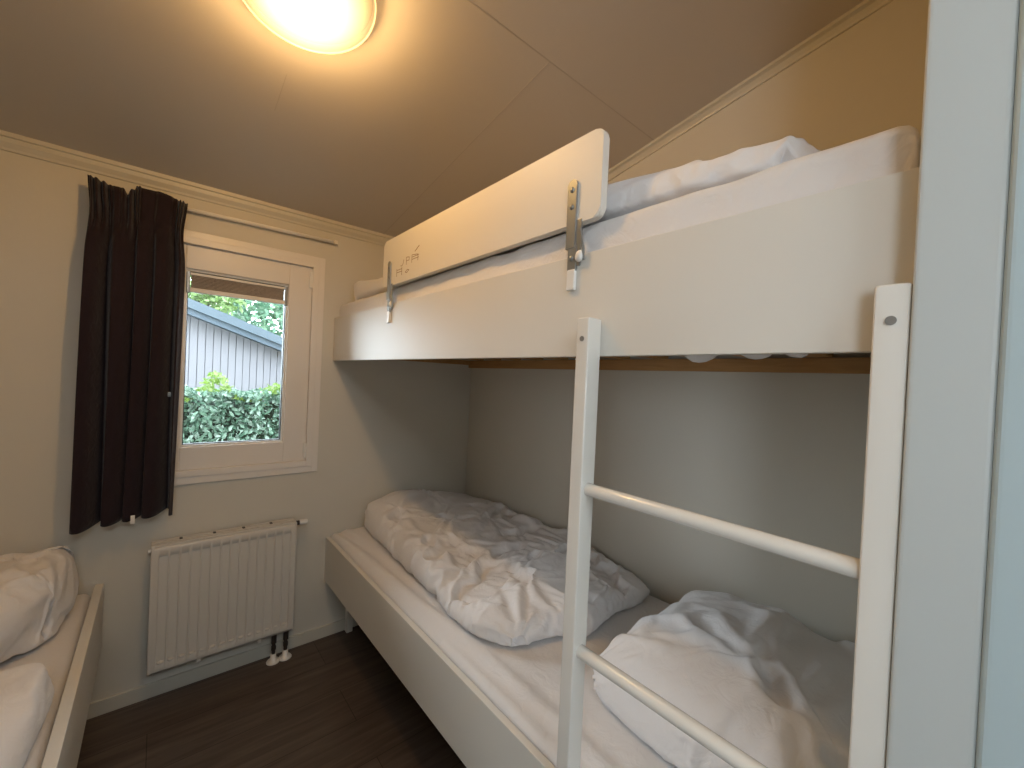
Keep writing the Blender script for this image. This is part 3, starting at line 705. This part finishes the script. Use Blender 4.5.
def leaf_mat(name, c1, c2, c3):
    L = bpy.data.materials.new(name); L.use_nodes = True; n = L.node_tree; p = n.nodes['Principled BSDF']; p.inputs['Roughness'].default_value = 0.45
    gi = n.nodes.new('ShaderNodeNewGeometry'); rp = n.nodes.new('ShaderNodeValToRGB')
    e = rp.color_ramp.elements; e[0].color = (*c1, 1); e[1].color = (*c3, 1); q = e.new(0.5); q.color = (*c2, 1)
    n.links.new(gi.outputs['Random Per Island'], rp.inputs[0]); n.links.new(rp.outputs[0], p.inputs['Base Color'])
    tr = n.nodes.new('ShaderNodeBsdfTranslucent'); mx = n.nodes.new('ShaderNodeMixShader'); mx.inputs[0].default_value = 0.35
    n.links.new(rp.outputs[0], tr.inputs[0]); n.links.new(p.outputs[0], mx.inputs[1]); n.links.new(tr.outputs[0], mx.inputs[2]); n.links.new(mx.outputs[0], n.nodes['Material Output'].inputs[0])
    return L
def leaves(count, pos, size, rnd):
    verts = []; faces = []
    for _ in range(count):
        p, s = pos(rnd), size*(0.6+0.8*rnd.random())
        a = Vector((rnd.gauss(0, 1), rnd.gauss(0, 1)-0.4, rnd.gauss(0, 0.6)+0.7)).normalized(); t_ = a.orthogonal().normalized(); t_.rotate(Matrix.Rotation(rnd.random()*6.28, 3, a)); b_ = a.cross(t_)
        k = len(verts)
        for du, dv, dn in ((-1, 0, 0), (-0.35, 0.42, 0.08), (0.35, 0.40, 0.08), (1, 0, -0.1), (0.35, -0.40, 0.08), (-0.35, -0.42, 0.08)):
            verts.append(p+s*(du*t_+dv*b_+dn*a))
        faces += [(k, k+1, k+2, k+3), (k, k+3, k+4, k+5)]
    me = bpy.data.meshes.new('leaves'); me.from_pydata(verts, [], faces); return me
HX0, HX1, HY0, HY1, HT = -1.0, 1.9, 3.45, 4.05, 1.13
def hpos(r):
    x = HX0+(HX1-HX0)*r.random()
    top = HT + 0.05*nz(x, 1, 0, 5) + 0.03*nz(x, 4, 0, 14)
    if r.random() < 0.35: y = HY0+(HY1-HY0)*r.random(); z = top - abs(r.gauss(0, 0.03))
    else: z = GZ+(top-GZ)*r.random()**0.7; y = HY0+abs(r.gauss(0, 0.05))+0.06*nz(x, z, 2, 6)
    return Vector((x, y, z))
hd = thing('hedge', 'leafy green clipped hedge just outside the window', 'hedge', (0.45, 3.75, GZ))
me = leaves(22000, hpos, 0.021, random.Random(1)); h1 = link('foliage', me, leaf_mat('hedge_leaf', (0.045, 0.105, 0.065), (0.105, 0.19, 0.125), (0.30, 0.38, 0.32)), hd); h1.location = -hd.location
def spos(r):
    x = HX0+(HX1-HX0)*r.random(); k = max(0, 1.7*nz(x, 9, 0, 5)+0.30)
    return Vector((x, HY0+(HY1-HY0)*r.random()*0.6, HT-0.05*(1-min(k, 1))+r.random()*0.13*k))
me = leaves(3000, spos, 0.020, random.Random(5)); h2 = link('young_shoots', me, leaf_mat('young_hedge_leaf', (0.07, 0.14, 0.012), (0.11, 0.18, 0.02), (0.15, 0.22, 0.05)), hd); h2.location = -hd.location; h2['label'] = 'bright yellow-green new shoots along the top'
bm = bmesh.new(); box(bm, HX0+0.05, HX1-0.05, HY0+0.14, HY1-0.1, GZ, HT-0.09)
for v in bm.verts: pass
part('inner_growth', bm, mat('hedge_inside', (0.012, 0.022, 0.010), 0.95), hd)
tr_ = thing('tree', 'tall green leafy tree behind the shed roof', 'tree', (2.4, 10.2, GZ))
bm = bmesh.new(); tube(bm, [(2.4, 10.2, GZ), (2.45, 10.2, 1.4), (2.4, 10.2, 2.6), (2.55, 10.2, 4.2)], 0.13, 10); tube(bm, [(2.42, 10.2, 1.9), (1.6, 10.1, 3.2)], 0.05, 8); tube(bm, [(2.42, 10.2, 2.2), (3.3, 10.1, 3.4)], 0.05, 8)
part('trunk', bm, M['pine'] if False else mat('bark', (0.06, 0.045, 0.03), 0.9), tr_, True)
cl_ = [(Vector((2.4+1.9*cos(k*2.4)*(0.3+0.7*((k*37) % 10)/10), 10.2+0.9*sin(k*1.7), 3.0+1.3*sin(k*3.1))), 0.55+0.3*((k*13) % 7)/7) for k in range(16)]
def tpos(r):
    c, rad = cl_[r.randrange(len(cl_))]; d = Vector((r.gauss(0, 1), r.gauss(0, 1), r.gauss(0, 1))).normalized()
    return c+d*rad*(0.6+0.4*r.random())
me = leaves(6500, tpos, 0.07, random.Random(9)); t1 = link('crown', me, leaf_mat('tree_leaf', (0.05, 0.12, 0.07), (0.10, 0.20, 0.12), (0.20, 0.32, 0.20)), tr_); t1.location = -tr_.location
tr2 = thing('tree', 'small yellow-green tree rising over the left of the shed roof', 'tree', (0.5, 8.6, GZ))
bm = bmesh.new(); tube(bm, [(0.5, 8.6, GZ), (0.5, 8.6, 1.5), (0.55, 8.6, 3.0)], 0.08, 10); part('trunk', bm, bpy.data.materials['bark'], tr2, True)
def tpos2(r):
    d = Vector((r.gauss(0, 1), r.gauss(0, 1), r.gauss(0, 1))).normalized(); return Vector((0.5, 8.6, 2.85))+Vector((d.x*0.75, d.y*0.6, d.z*0.8))*(0.55+0.45*r.random())
me = leaves(3000, tpos2, 0.05, random.Random(19)); t2 = link('crown', me, leaf_mat('lime_leaf', (0.12, 0.21, 0.05), (0.19, 0.29, 0.09), (0.28, 0.38, 0.17)), tr2); t2.location = -tr2.location
